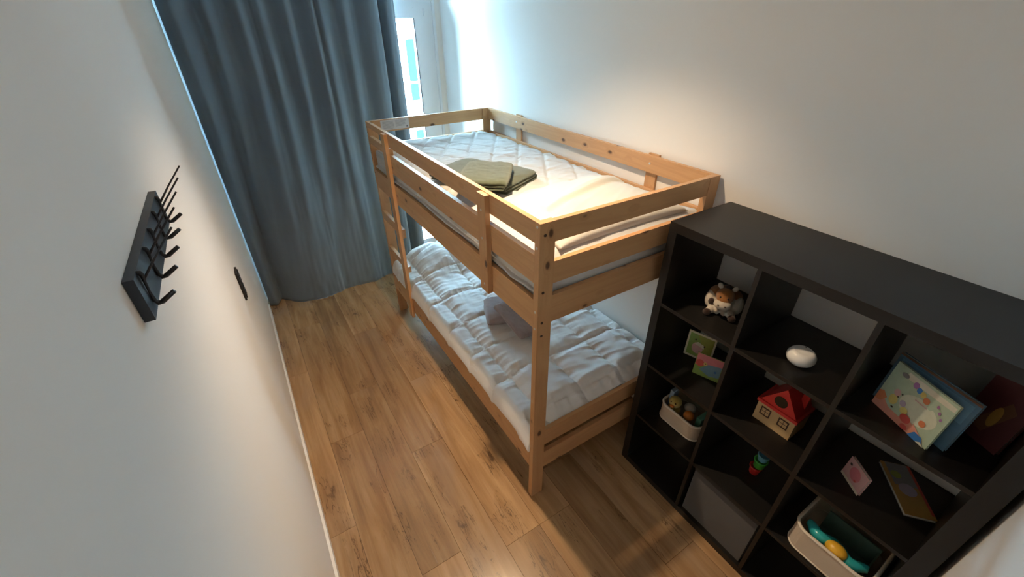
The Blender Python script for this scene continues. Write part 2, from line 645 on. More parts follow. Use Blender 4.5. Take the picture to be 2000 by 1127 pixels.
# ------------------------------------------------------------------ curtain
top = [(-1.938, 2.74), (-1.905, 2.70), (-1.86, 2.665), (-1.80, 2.70), (-1.745, 2.73), (-1.69, 2.675), (-1.63, 2.715), (-1.575, 2.73),
       (-1.51, 2.665), (-1.46, 2.70), (-1.425, 2.715), (-1.385, 2.67), (-1.33, 2.725), (-1.28, 2.73), (-1.22, 2.67), (-1.17, 2.735), (-1.115, 2.72),
       (-1.06, 2.665), (-1.03, 2.70), (-0.995, 2.67), (-0.94, 2.725), (-0.89, 2.72), (-0.84, 2.668), (-0.78, 2.715), (-0.74, 2.715), (-0.685, 2.66),
       (-0.64, 2.645), (-0.60, 2.655), (-0.583, 2.70), (-0.585, 2.77), (-0.56, 2.80), (-0.535, 2.76), (-0.505, 2.72), (-0.47, 2.725), (-0.445, 2.755), (-0.43, 2.77)]
bot = [(-1.938, 2.73), (-1.915, 2.715), (-1.885, 2.715), (-1.86, 2.76), (-1.835, 2.79), (-1.80, 2.755), (-1.75, 2.695), (-1.69, 2.655),
       (-1.62, 2.628), (-1.56, 2.612), (-1.50, 2.606), (-1.44, 2.61), (-1.38, 2.622), (-1.335, 2.635), (-1.295, 2.66), (-1.24, 2.662), (-1.18, 2.66),
       (-1.12, 2.655), (-1.06, 2.648), (-1.01, 2.645), (-0.965, 2.655), (-0.93, 2.685), (-0.88, 2.70), (-0.82, 2.69), (-0.76, 2.67), (-0.71, 2.655),
       (-0.665, 2.645), (-0.63, 2.655), (-0.605, 2.70), (-0.600, 2.77), (-0.575, 2.80), (-0.545, 2.77), (-0.51, 2.725), (-0.475, 2.725), (-0.45, 2.755), (-0.435, 2.77)]
NU, NV = 288, 90
ct, cb = spline(top, NU), spline(bot, NU)


def curt(u, v):
    i = round(u * NU)
    z = 0.0015 + v * 2.54
    t = sm(0.05, 0.8, v)
    x = cb[i][0] * (1 - t) + ct[i][0] * t
    y = cb[i][1] * (1 - t) + ct[i][1] * t
    inner = sm(0, 0.04, u) * (1 - sm(0.88, 0.93, u))
    y += inner * (0.012 * nz(u * 22, v * 3.5, 3) + 0.005 * nz(u * 60, v * 9, 9)) * (0.5 + 0.5 * (1 - v))
    # small puckers where the cloth touches the floor
    y += inner * 0.010 * (1 - sm(0, 0.12, v)) * nz(u * 40, v * 26, 5)
    x = max(x, -1.944)
    return (x, y, z)


bm = bmesh.new()
grid(bm, NU, NV, curt)
tag(put('curtain', bm, MAT['curtain'], smooth=True, solid=0.003),
    'floor-length slate blue curtain drawn across most of the window', 'curtain')

# ------------------------------------------------------------------ bunk bed
X0, X1 = -0.982, -0.016      # aisle side, wall side
L = 2.06
bed = thing('bunk_bed', 'pine bunk bed with ladder and guard rails against the right wall', 'bunk bed', (-0.5, 1.03, 0.0))
H = 1.571
PWX, PTY, RT = 0.067, 0.030, 0.021
px, py_, pz = MAT['pine_x'], MAT['pine_y'], MAT['pine_z']


def bedpart(name, mat, *a, bev=0.003, label=None, parent=None):
    return put(name, B(*a), mat, parent or bed, bevel=bev, label=label)


posts = {}
for nm, xa in (('l', X0), ('r', X1 - PWX)):
    for en, ya in (('n', 0.0), ('f', L - PTY)):
        posts[nm + en] = bedpart('post', pz, xa, xa + PWX, ya, ya + PTY, 0.0, H)
# end rails
ends = [(1.490, H), (1.317, 1.410), (1.138, 1.263), (0.385, 0.487), (0.205, 0.322)]
for (za, zb) in ends:
    xa, xb = X0 + PWX + 0.0005, X1 - PWX - 0.0005
    bedpart('end_rail', px, xa, xb, 0.001, 0.001 + RT, za, zb)
    bedpart('end_rail', px, xa, xb, L - 0.001 - RT, L - 0.001, za, zb)
# long rails
side = [(1.490, H), (1.325, 1.442), (1.118, 1.25)]
for i, (za, zb) in enumerate(side):
    yb = 1.668 if i < 2 else L - PTY - 0.0005
    bedpart('guard_rail' if i < 2 else 'side_rail', py_, X0, X0 + RT, PTY + 0.0005, yb, za, zb)
bedpart('side_rail', py_, X0, X0 + RT, PTY + 0.0005, L - PTY - 0.0005, 0.235, 0.402)
for (za, zb) in ((1.490, H), (1.325, 1.405), (1.118, 1.25), (0.235, 0.402)):
    bedpart('guard_rail' if za > 1.3 else 'side_rail', py_, X1 - RT, X1, PTY + 0.0005, L - PTY - 0.0005, za, zb)
# uprights that tie the rails together
bedpart('rail_brace', pz, X0 - 0.0225, X0 - 0.0003, 0.345, 0.412, 1.112, 1.568)
for (ya, yb) in ((0.345, 0.412), (1.59, 1.655)):
    bedpart('rail_brace', pz, X1 + 0.0003, X1 + 0.0135, ya, yb, 1.112, 1.578)
# ladder at the far end: outer upright, rungs, the corner post closes it
bedpart('ladder_upright', pz, X0 - 0.0225, X0 - 0.0003, 1.604, 1.668, 0.195, 1.566)
for (za, zb) in ((1.427, 1.478), (0.868, 0.932), (0.592, 0.640)):
    bedpart('ladder_rung', py_, X0, X0 + 0.024, 1.606, L - PTY - 0.0005, za, zb)
bedpart('ladder_rung', py_, X0, X0 + RT, 1.670, L - PTY - 0.0005, 1.535, H)
# mattress supports
for zb in (1.205, 0.36):
    bedpart('slatted_base', px, X0 + RT + 0.001, X1 - RT - 0.001, PTY + 0.001, L - PTY - 0.001, zb - 0.03, zb)


def bolts(pts, axis, mat, r=0.0055, label=None):
    for p in pts:
        bm = bmesh.new()
        d = Vector((0.0016, 0, 0)) if axis == 0 else Vector((0, 0.0016, 0))
        tube(bm, [Vector(p) - d, Vector(p) + d * 0.3], r, 12)
        put('bolt', bm, mat, bed, smooth=False, label=label)


bolts([(X0, 0.016, z) for z in (1.555, 1.475, 1.200, 1.120)], 0, MAT['bolt'], 0.0055, 'zinc bolt head')
bolts([(X0 - 0.0225, 0.378, z) for z in (1.500, 1.375, 1.150)], 0, MAT['bolt'], 0.005, 'zinc bolt head')
bolts([(X0 + 0.022, 0.0, z) for z in (1.525, 1.290, 1.150, 1.085)], 1, MAT['dark_hole'], 0.006)
bolts([(X0, L - 0.015, z) for z in (1.535, 1.50, 1.36, 1.325, 1.22)], 0, MAT['dark_hole'], 0.004)
bolts([(X1 - RT, y, 1.535) for y in (0.378, 1.62)], 0, MAT['bolt'], 0.006, 'zinc bolt head')
# the sticker on the far top rail: ruled lines of small print
bm = B(-0.887, -0.682, L - RT - 0.0018, L - RT - 0.001, 1.499, 1.566)
sk = put('sticker', bm, MAT['sticker'], bed, label='white safety sticker with small grey print')
bm = bmesh.new()
for k in range(10):
    z = 1.556 - k * 0.0052
    box(bm, -0.875, -0.790 - 0.012 * rnd.random(), L - RT - 0.0024, L - RT - 0.0018, z - 0.0013, z)
    if k < 8:
        box(bm, -0.782, -0.702 - 0.02 * rnd.random(), L - RT - 0.0024, L - RT - 0.0018, z - 0.0013, z)
box(bm, -0.705, -0.693, L - RT - 0.0024, L - RT - 0.0018, 1.507, 1.518)
put('print', bm, MAT['ink'], sk)

# ------------------------------------------------------------------ bedding
bm = B(-0.955, -0.040, 0.028, 2.030, 1.206, 1.375)
tag(put('mattress', bm, MAT['white_cloth'], bevel=0.03, seg=4, smooth=True),
    'thick white mattress of the upper bunk', 'mattress')
bm = B(-0.955, -0.040, 0.034, 2.026, 0.361, 0.468)
tag(put('mattress', bm, MAT['white_cloth'], bevel=0.025, seg=4, smooth=True),
    'white mattress of the lower bunk under the quilt', 'mattress')


def wrinkle(x, y, a, f, seed):
    """folds running along direction a, spacing 1/f"""
    c, s = math.cos(a), math.sin(a)
    p, q = x * c + y * s, -x * s + y * c
    w = nz(p * 2.2, q * f, seed)
    return (1 - abs(w) * 2.2) if abs(w) < 0.45 else 0.0


# upper bunk: quilted pad, draped over the aisle side between the rails
NS = 150


def pad(u, v):
    # u: from the wall across the top, then down the aisle side; v: along the bed
    y = 0.030 + v * 1.992
    s = u * 1.09
    if s < 0.905:
        x = -0.042 - s
        z = 1.392 + 0.024 * sm(0, 0.10, s) * (1 - sm(0.80, 0.905, s))
        drop = sm(0.84, 0.905, s)
        z -= 0.012 * drop
    else:
        k = (s - 0.905) / 0.185
        x = -0.947 - 0.010 * sm(0, 0.35, k) - 0.003 * math.sin(y * 9) * k
        z = 1.380 - 0.142 * k
        if k > 0.72:
            x -= 0.016 * sm(0.72, 0.9, k)
            z = 1.380 - 0.142 * 0.72 - 0.012 * sm(0.72, 1.0, k)
            z += (0.004 + 0.010 * nz(y * 7, 1.3) + 0.005 * nz(y * 21, 4)) * sm(0.72, 0.85, k)
        x += 0.004 * nz(y * 14, z * 20, 2)
    if s < 0.9:
        # diamond quilting
        d1 = (x * 0.837 - y * 0.547)
        d2 = (x * 0.837 + y * 0.547)
        per = 0.164
        e1 = abs((d1 / per) % 1.0 - 0.5) * per
        e2 = abs((d2 / per) % 1.0 - 0.5) * per
        seam = math.exp(-(e1 / 0.010) ** 2) + 0.75 * math.exp(-(e2 / 0.010) ** 2)
        far = sm(0.30, 0.75, y)
        z -= (0.0085 * seam) * (0.25 + 0.75 * far)
        wr = wrinkle(x, y, 0.15, 15.0, 1) * 0.6 + wrinkle(x, y, -0.2, 24.0, 6) * 0.4
        z += 0.0085 * wr * (0.3 + 0.7 * far) + 0.004 * nz(x * 7, y * 6, 4)
        # rises over the pillow at the near end
        pil = (1 - sm(0.45, 0.80, y)) * sm(-0.95, -0.72, x) * (1 - sm(-0.14, -0.05, x))
        z += 0.020 * pil * sm(0.30, 0.55, y)
        # edge of the pad curls a little along wall and foot
        z += 0.010 * sm(1.80, 2.0, y) * nz(x * 9, 2.2) + 0.012 * (1 - sm(0, 0.06, s)) * nz(y * 8, 5.1)
        z -= 0.03 * sm(1.985, 2.022, y) + 0.02 * (1 - sm(0.03, 0.07, y))
    return (x, y, z)


bm = bmesh.new()
grid(bm, NS, 280, pad)
tag(put('mattress_pad', bm, MAT['pad'], smooth=True, solid=0.006),
    'crumpled white quilted pad spread over the upper bunk', 'mattress pad')

# pillow at the near end of the upper bunk, with the flap of its case as a crease
PC, PH = (-0.49, 0.325), (0.365, 0.280)


def pillow_z(x, y):
    a, b_ = (x - PC[0]) / PH[0], (y - PC[1]) / PH[1]
    t = max(0.0, (1 - abs(a) ** 3.2)) * max(0.0, (1 - abs(b_) ** 3.0))
    return t ** 0.45


bm = bmesh.new()


def pil_top(u, v):
    x = PC[0] + PH[0] * (2 * u - 1) * (1 - 0.05 * (1 - (2 * v - 1) ** 2))
    y = PC[1] + PH[1] * (2 * v - 1) * (1 - 0.04 * (1 - (2 * u - 1) ** 2))
    t = pillow_z(PC[0] + PH[0] * (2 * u - 1), PC[1] + PH[1] * (2 * v - 1))
    z = 1.418 + 0.066 * t
    yc = 0.30 + 0.30 * (x + 0.66) - 0.9 * max(0, x + 0.22) ** 2 * 9
    d = y - yc
    if x > -0.75:
        z += 0.011 * sm(0.0, 0.016, d) * math.exp(-max(0, d) * 9) - 0.006 * math.exp(-((d + 0.012) / 0.014) ** 2)
        z += 0.006 * math.exp(-((d - 0.045) / 0.012) ** 2) * sm(-0.6, -0.3, x)
    z += (0.004 * nz(x * 9, y * 9, 2) + 0.003 * wrinkle(x, y, 0.5, 20, 5)) * min(1, t * 1.5)
    return (x, y, z)


def pil_bot(u, v):
    x, y, z = pil_top(u, v)
    t = pillow_z(PC[0] + PH[0] * (2 * u - 1), PC[1] + PH[1] * (2 * v - 1))
    return (x, y, 1.4175 - 0.012 * t)


grid(bm, 80, 60, pil_top)
grid(bm, 80, 60, pil_bot)
bmesh.ops.remove_doubles(bm, verts=bm.verts[:], dist=0.0012)
tag(put('pillow', bm, MAT['cream_cloth'], smooth=True), 'flat cream pillow at the near end of the upper bunk', 'pillow')

# lower bunk: quilt with square stitching
QX = [-0.875, -0.605, -0.345, -0.085]
QY = [0.105, 0.39, 0.655, 0.945, 1.265, 1.60, 1.90]


def quilt(u, v):
    s = u * 1.05
    y = 0.028 + v * 1.985
    if s < 0.925:
        x = -0.026 - s
        z = 0.474 + 0.045 * sm(0, 0.16, s) - 0.028 * sm(0.76, 0.925, s)
    else:
        k = (s - 0.925) / 0.125
        x = -0.951 - 0.040 * math.sin(k * PI / 2)
        z = 0.491 - 0.088 * (1 - math.cos(k * PI / 2)) - 0.018 * k
        z += 0.008 * nz(y * 5, 3.3) * k
    z -= 0.050 * (1 - sm(0.02, 0.16, y)) ** 1.5
    # pillow under the quilt at the far end
    bx = sm(-0.96, -0.62, x) * (1 - sm(-0.20, -0.03, x))
    z += 0.105 * bx * sm(1.45, 1.80, y) * (1 - 0.45 * sm(1.86, 2.02, y))
    dx = min(abs(x - q) for q in QX)
    dy = min(abs(y - q) for q in QY)
    z += 0.017 * (1 - math.exp(-(dx / 0.030) ** 2)) * (1 - math.exp(-(dy / 0.030) ** 2)) - 0.008
    z -= 0.007 * math.exp(-(dx / 0.006) ** 2) + 0.009 * math.exp(-(dy / 0.006) ** 2)
    if s < 0.99:
        wr = wrinkle(x, y, 0.2, 16.0, 11) * math.exp(-dy / 0.06)
        wr2 = wrinkle(x, y, 1.35, 18.0, 21) * (math.exp(-dy / 0.05))
        wr3 = wrinkle(x, y, -0.15, 22.0, 31) * math.exp(-dx / 0.07)
        z += 0.010 * wr + 0.0095 * wr2 + 0.009 * wr3 + 0.006 * nz(x * 6, y * 6, 8) + 0.004 * nz(x * 17, y * 17, 3)
    if y < 0.12:
        z += 0.006 * nz(x * 26, 7.7) + 0.008 * nz(x * 9, 2.7)
    return (x, y, z)


bm = bmesh.new()
grid(bm, 190, 330, quilt)
tag(put('quilt', bm, MAT['quilt'], smooth=True, solid=0.012),
    'white quilt stitched in large squares covering the lower bunk', 'quilt')


# folded towels: layers of terry folded back and forth
def towel(name, label, mat, loc, rot, w, d, h, layers, seed, group=None, tilt=(0, 0)):
    bm = bmesh.new()
    n = 26
    t = h / layers
    # a zig-zag cross-section in (v, z), swept along u; rounded corners
    prof = []
    half = d / 2
    for l in range(layers):
        zc = t * (l + 0.5)
        a, b_ = (-half, half) if l % 2 == 0 else (half, -half)
        sg = 1 if b_ > a else -1
        for k in range(n + 1):
            v = a + (b_ - a) * k / n
            prof.append((v, zc, l))
        if l < layers - 1:
            for k in range(1, 6):
                an = -PI / 2 + PI * k / 6
                prof.append((b_ + sg * math.cos(an) * t * 0.5, zc + t * 0.5 + math.sin(an) * t * 0.5, l + 0.5))
    m_ = 34

    def pt(i, j, side):
        v, z, l = prof[j]
        u = -w / 2 + w * i / m_
        # rounded plan corners and soft top
        ex = max(0.0, abs(2 * u / w))
        ev = max(0.0, min(1.0, abs(2 * v / d)))
        u2_ = u * (1 - 0.035 * ev ** 6) + 0.004 * nz(l * 3.1, v * 9, seed)
        v2 = v * (1 - 0.035 * ex ** 6) + 0.004 * nz(l * 2.7, u * 9, seed + 3)
        soft = 1 - 0.16 * (ex ** 8) - 0.10 * (ev ** 8)
        nn = 0.0035 * nz(u * 14, v * 14, seed + round(z / t)) + 0.0034 * nz(u * 40, v * 40, seed) + 0.0016 * nz(u * 95, v * 95, seed)
        zz = z * soft + nn * (z / h) + side * t * 0.44 * (1 - 0.55 * ex ** 14)
        return (u2_, v2, max(0.0005, zz))
    # each layer of cloth is a closed slab following the profile
    np_ = len(prof)
    ring = []
    for i in range(m_ + 1):
        row_t, row_b = [], []
        for j in range(np_):
            v0, z0, _ = prof[max(0, j - 1)]
            v1, z1, _ = prof[min(np_ - 1, j + 1)]
            tv = Vector((v1 - v0, z1 - z0))
            tv.normalize()
            nv, nzv = -tv.y, tv.x
            x, y, z = pt(i, j, 0)
            ex = abs(2 * i / m_ - 1)
            th = t * 0.47 * (1 - 0.6 * ex ** 16)
            if j == 0 or j == np_ - 1:
                th *= 0.4
            row_t.append(bm.verts.new((x, y + nv * th, max(0.0003, z + nzv * th))))
            row_b.append(bm.verts.new((x, y - nv * th, max(0.0003, z - nzv * th))))
        ring.append(row_t + row_b[::-1])
    K = len(ring[0])
    for i in range(m_):
        for k in range(K):
            bm.faces.new((ring[i][k], ring[i][(k + 1) % K], ring[i + 1][(k + 1) % K], ring[i + 1][k]))
    for i in (0, m_):
        for j in range(np_ - 1):
            a, b_, c_, d_ = ring[i][j], ring[i][j + 1], ring[i][K - 2 - j], ring[i][K - 1 - j]
            bm.faces.new((a, b_, c_, d_))
    o = put(name, bm, mat, None, smooth=True)
    o.location = loc
    o.rotation_euler = (tilt[0], tilt[1], rot)
    return tag(o, label, 'towel', group)


towel('towel', 'sage green folded towel lying flat on the upper bunk, the lower of two', MAT['green_terry'],
      (-0.690, 0.930, 1.421), math.radians(-64), 0.50, 0.31, 0.056, 3, 2)
towel('towel', 'sage green folded towel laid askew on top of the other green towel', MAT['green_terry'],
      (-0.778, 0.750, 1.482), math.radians(53), 0.34, 0.225, 0.052, 3, 9)
towel('towel', 'dusty pink folded towel lying flat on the lower bunk quilt', MAT['pink_terry'],
      (-0.615, 0.865, 0.532), math.radians(-22), 0.25, 0.23, 0.074, 3, 15)
towel('towel', 'dusty pink folded towel propped across the other pink towel', MAT['pink_terry'],
      (-0.625, 0.715, 0.580), math.radians(-88), 0.31, 0.135, 0.036, 2, 23, tilt=(0.0, 0.20))

# ------------------------------------------------------------------ black shelf unit
SX0, SX1 = -0.392, -0.004
SY1, SY0 = -0.0699, -1.203
SH = 1.4696
OT, IT = 0.038, 0.016
sh = thing('shelf_unit', 'black open-backed cube shelf unit with twelve cells against the right wall', 'shelf unit', (-0.2, -0.636, 0.0))
bk = MAT['black_wood']
put('top_panel', B(SX0, SX1, SY0, SY1, SH - OT, SH), bk, sh, bevel=0.0015)
put('bottom_panel', B(SX0, SX1, SY0, SY1, 0.0, OT), bk, sh, bevel=0.0015)
put('side_panel', B(SX0, SX1, SY1 - OT, SY1, OT + 0.0003, SH - OT - 0.0003), bk, sh, bevel=0.0015)
put('side_panel', B(SX0, SX1, SY0, SY0 + OT + 0.012, OT + 0.0003, SH - OT - 0.0003), bk, sh, bevel=0.0015)
cw = (1.12 - 2 * OT - 2 * IT) / 3
ch = (SH - 2 * OT - 3 * IT) / 4
ys = []
y = SY1 - OT
for k in range(3):
    ys.append((y, y - cw))
    y -= cw + IT
ys[2] = (ys[2][0], SY0 + OT + 0.012)
FZ = [OT + k * (ch + IT) for k in range(4)]     # bottom row first
for k in range(2):
    yb = ys[k][1]
    put('divider', B(SX0 + 0.001, SX1, yb - IT, yb, OT + 0.0003, SH - OT - 0.0003), bk, sh, bevel=0.001)
for (ya, yb) in ys:
    for r in range(1, 4):
        put('shelf', B(SX0 + 0.0015, SX1, yb + 0.0003, ya - 0.0003, FZ[r] - IT, FZ[r]), bk, sh, bevel=0.001)

# ------------------------------------------------------------------ things on the shelves
def simple(name, col, **kw):
    return plain(name, col, **kw)


MAT['brown_plush'] = terry('brown_plush', (0.30, 0.115, 0.025))
MAT['dark_plush'] = terry('dark_brown_plush', (0.045, 0.020, 0.012))
MAT['cream_plush'] = terry('cream_plush', (0.62, 0.54, 0.44))
MAT['black_bead'] = plain('black_bead', (0.01, 0.01, 0.01), 0.2)
MAT['white_plastic'] = plain('white_plastic', (0.78, 0.77, 0.74), 0.25, var=0.01)
MAT['red_plastic'] = plain('red_plastic', (0.55, 0.025, 0.02), 0.35)
MAT['green_plastic'] = plain('green_plastic', (0.06, 0.42, 0.05), 0.35)
MAT['blue_plastic'] = plain('light_blue_plastic', (0.14, 0.42, 0.55), 0.35)
MAT['teal_plastic'] = plain('turquoise_plastic', (0.03, 0.40, 0.42), 0.25)
MAT['yellow_plastic'] = plain('yellow_plastic', (0.75, 0.42, 0.03), 0.35)
MAT['orange_plastic'] = plain('orange_plastic', (0.65, 0.20, 0.03), 0.4)
MAT['tan_wood'] = plain('tan_toy_wood', (0.55, 0.36, 0.17), 0.5)
MAT['grey_felt'] = cloth('dark_grey_felt', (0.085, 0.080, 0.076), 300.0, var=0.15)
MAT['basket_cloth'] = cloth('beige_woven_cloth', (0.55, 0.44, 0.33), 420.0, var=0.06, bstr=0.5)
MAT['rim_cloth'] = cloth('pale_rim_cord', (0.72, 0.64, 0.54), 420.0)
MAT['paper_white'] = plain('white_paper_edge', (0.70, 0.68, 0.62), 0.7)

# plush horse, sitting, facing out of its cell
hz = FZ[3]
hs = thing('plush_horse', 'small brown and cream plush horse sitting in the top left cell', 'plush toy', (-0.215, -0.282, hz), PI + 0.42)


def blob(name, mat, parts, vox=0.004, parent=None, label=None):
    bm = bmesh.new()
    for c, r, rt in parts:
        from mathutils import Euler
        ball(bm, c, r, 3, rot=Euler(rt) if rt else None)
    o = put(name, bm, mat, parent, world=False, smooth=True, label=label)
    if len(parts) > 1:
        md = o.modifiers.new('merge', 'REMESH')
        md.mode = 'VOXEL'
        md.voxel_size = vox
        md.use_smooth_shade = True
    return o


# local frame: +x is the way it faces, +y its left, z up
blob('body', MAT['cream_plush'], [((-0.005, 0, 0.045), (0.048, 0.056, 0.050), None), ((0.0, 0.052, 0.042), (0.036, 0.024, 0.040), None),
                                 ((0.0, -0.052, 0.042), (0.036, 0.024, 0.040), None),
                                 ((0.040, 0.036, 0.018), (0.040, 0.018, 0.0175), (0, 0, 0.35)), ((0.040, -0.036, 0.018), (0.040, 0.018, 0.0175), (0, 0, -0.35)),
                                 ((0.040, 0.012, 0.024), (0.020, 0.014, 0.024), None), ((0.040, -0.014, 0.024), (0.020, 0.014, 0.024), None)], parent=hs)
blob('saddle_patch', MAT['brown_plush'], [((-0.018, -0.036, 0.078), (0.034, 0.036, 0.022), (0.5, 0, 0)), ((-0.018, 0.030, 0.078), (0.034, 0.034, 0.020), (-0.4, 0, 0)), ((-0.030, 0.0, 0.085), (0.03, 0.03, 0.02), None)], parent=hs)
blob('side_patch', MAT['dark_plush'], [((0.033, -0.046, 0.048), (0.010, 0.012, 0.016), None)], parent=hs)
blob('head', MAT['brown_plush'], [((0.036, 0.0, 0.094), (0.034, 0.036, 0.033), None), ((0.050, 0, 0.082), (0.028, 0.029, 0.024), None)], parent=hs)
blob('muzzle', MAT['cream_plush'], [((0.066, 0.0, 0.066), (0.024, 0.034, 0.022), (0, 0.3, 0))], parent=hs)
for s_ in (-1, 1):
    blob('ear', MAT['cream_plush'], [((0.026, s_ * 0.028, 0.127), (0.007, 0.010, 0.014), (s_ * -0.5, 0, 0))], parent=hs)
    blob('eye', MAT['black_bead'], [((0.066, s_ * 0.014, 0.0965), (0.004, 0.004, 0.0045), None)], parent=hs)
    blob('nostril', MAT['dark_plush'], [((0.0875, s_ * 0.013, 0.070), (0.003, 0.004, 0.003), None)], parent=hs)
    blob('hoof', MAT['dark_plush'], [((0.074, s_ * 0.048, 0.017), (0.010, 0.016, 0.0165), None)], parent=hs)
blob('mane', MAT['dark_plush'], [((0.005, 0, 0.112), (0.022, 0.014, 0.016), None), ((0.028, 0, 0.120), (0.012, 0.012, 0.008), None), ((-0.014, 0, 0.10), (0.016, 0.012, 0.02), None)], parent=hs)
blob('tail', MAT['dark_plush'], [((-0.060, 0.015, 0.026), (0.024, 0.012, 0.014), None)], parent=hs)

# white dome night light
nl = thing('night_light', 'white glossy dome night light in the top middle cell', 'night light', (-0.268, -0.634, FZ[3]), PI - 0.3)
bm = bmesh.new()
lathe(bm, [(0, 0.004), (0.034, 0.004), (0.042, 0.010), (0.0475, 0.022), (0.0465, 0.034), (0.040, 0.046), (0.030, 0.054), (0.028, 0.0535), (0.014, 0.0565), (0, 0.0575)], n=48)
put('shell', bm, MAT['white_plastic'], nl, world=False, smooth=True)
bm = bmesh.new()
lathe(bm, [(0, 0.0), (0.031, 0.0), (0.034, 0.0035), (0, 0.004)], n=40)
put('base', bm, plain('grey_plastic', (0.35, 0.34, 0.33), 0.5), nl, world=False, smooth=True)
bm = bmesh.new()
ball(bm, (-0.020, -0.012, 0.0545), (0.003, 0.003, 0.0015), 2)
put('sensor', bm, MAT['black_bead'], nl, world=False, smooth=True)

# toy house
th = thing('toy_house', 'tan toy house with red gabled roof in the middle cell', 'toy house', (-0.20, -0.6405, FZ[2]))
hx0, hx1, hy0, hy1, hb, he = -0.268, -0.150, -0.714, -0.567, FZ[2], FZ[2] + 0.098
put('walls', B(hx0, hx1, hy0, hy1, hb + 0.0005, he), MAT['tan_wood'], th, bevel=0.003)
bm = bmesh.new()
ym = (hy0 + hy1) / 2
ap = he + 0.120
ra = [(hx0 - 0.008, hy0 - 0.005), (hx0 - 0.008, hy1 + 0.005)]
box(bm, hx0 - 0.008, hx1 + 0.006, hy0 - 0.005, hy1 + 0.005, he, he + 0.014)
put('eaves', bm, MAT['red_plastic'], th, bevel=0.002)
bm = bmesh.new()
v = [bm.verts.new(p) for p in ((hx0 - 0.002, hy0 + 0.004, he + 0.0142), (hx0 - 0.002, hy1 - 0.004, he + 0.0142), (hx0 - 0.002, ym - 0.004, ap),
                               (hx1, hy0 + 0.004, he + 0.0142), (hx1, hy1 - 0.004, he + 0.0142), (hx1, ym - 0.004, ap))]
for f in ((0, 1, 2), (3, 5, 4), (0, 2, 5, 3), (1, 4, 5, 2), (0, 3, 4, 1)):
    bm.faces.new([v[i] for i in f])
put('roof', bm, MAT['red_plastic'], th, bevel=0.003)
bm = bmesh.new()
tube(bm, [(hx0 - 0.0035, ym, he + 0.052), (hx0 - 0.0019, ym, he + 0.052)], 0.0245, 28)
put('round_hole', bm, MAT['black_bead'], th)
put('chimney', B(hx1 - 0.055, hx1 - 0.030, hy0 + 0.012, hy0 + 0.036, he + 0.03, he + 0.095), MAT['red_plastic'], th, bevel=0.003)
for yc in (-0.605, -0.676):
    bm = bmesh.new()
    hw, z0_, z1_, t_ = 0.0195, hb + 0.040, hb + 0.080, 0.0045
    xa, xb = hx0 - 0.0025, hx0 + 0.001
    box(bm, xa, xb, yc - hw, yc + hw, z0_, z0_ + t_)
    box(bm, xa, xb, yc - hw, yc + hw, z1_ - t_, z1_)
    box(bm, xa, xb, yc - hw, yc - hw + t_, z0_ + t_, z1_ - t_)
    box(bm, xa, xb, yc + hw - t_, yc + hw, z0_ + t_, z1_ - t_)
    box(bm, xa + 0.001, xb, yc - 0.001, yc + 0.001, z0_ + t_, z1_ - t_)
    box(bm, xa + 0.001, xb, yc - hw + t_, yc + hw - t_, (z0_ + z1_) / 2 - 0.001, (z0_ + z1_) / 2 + 0.001)
    wf_ = put('toy_window', bm, plain('dark_brown_paint', (0.05, 0.022, 0.012), 0.5), th, label='dark brown window frame with four panes')
    for sy_ in (-1, 1):
        for sz_ in (0, 1):
            ya = yc + 0.001 if sy_ > 0 else yc - hw + t_
            za = z0_ + t_ if sz_ == 0 else (z0_ + z1_) / 2 + 0.001
            put('pane', B(xa + 0.0015, xb - 0.0005, ya, ya + hw - t_ - 0.001, za, za + (z1_ - z0_) / 2 - t_ - 0.001), MAT['tan_wood'], wf_)


# stacked cups
def cup(label, mat, x, y, z, r0, r1, h):
    c = thing('stacking_cup', label, 'cup', (x, y, z), group='stacked toy cups')
    bm = bmesh.new()
    lathe(bm, [(0, 0.0005), (r0, 0.0005), (r0 + 0.001, 0.003), (r1, h - 0.003), (r1 + 0.002, h), (r1 - 0.001, h), (r1 - 0.003, h - 0.004), (r0 - 0.002, 0.004), (0, 0.004)], n=32)
    put('cup_body', bm, mat, c, world=False, smooth=True)
    bm = bmesh.new()
    lathe(bm, [(r1 + 0.0005, h - 0.007), (r1 + 0.003, h - 0.006), (r1 + 0.003, h - 0.001), (r1 + 0.0005, h)], n=32)
    put('cup_rim', bm, mat, c, world=False, smooth=True)


cup('red toy cup, bottom of the three-cup stack', MAT['red_plastic'], -0.195, -0.640, FZ[1], 0.019, 0.024, 0.045)
cup('green toy cup in the middle of the three-cup stack', MAT['green_plastic'], -0.190, -0.646, FZ[1] + 0.045, 0.021, 0.026, 0.046)
cup('light blue toy cup on top of the three-cup stack', MAT['blue_plastic'], -0.188, -0.648, FZ[1] + 0.091, 0.018, 0.023, 0.036)

# dark grey storage box, bottom middle cell
sb = thing('storage_box', 'dark grey felt storage box filling the bottom middle cell', 'storage box', (-0.2, -0.63, FZ[0]))
ya, yb = ys[1][0] - 0.014, ys[1][1] + 0.012
bx0 = -0.372
bm = bmesh.new()
z0_, z1_ = FZ[0] + 0.0005, FZ[0] + 0.305
box(bm, bx0, bx0 + 0.008, yb, ya, z0_, z1_)
box(bm, -0.03, -0.022, yb, ya, z0_, z1_)
box(bm, bx0 + 0.008, -0.03, yb, yb + 0.008, z0_, z1_)
box(bm, bx0 + 0.008, -0.03, ya - 0.008, ya, z0_, z1_)
box(bm, bx0 + 0.008, -0.03, yb + 0.008, ya - 0.008, z0_, z0_ + 0.008)
put('box_body', bm, MAT['grey_felt'], sb, bevel=0.002)
put('lid', B(bx0 - 0.002, -0.02, yb - 0.002, ya + 0.002, z1_ + 0.0004, z1_ + 0.014), plain('dark_lid', (0.03, 0.026, 0.023), 0.8), sb, bevel=0.003)


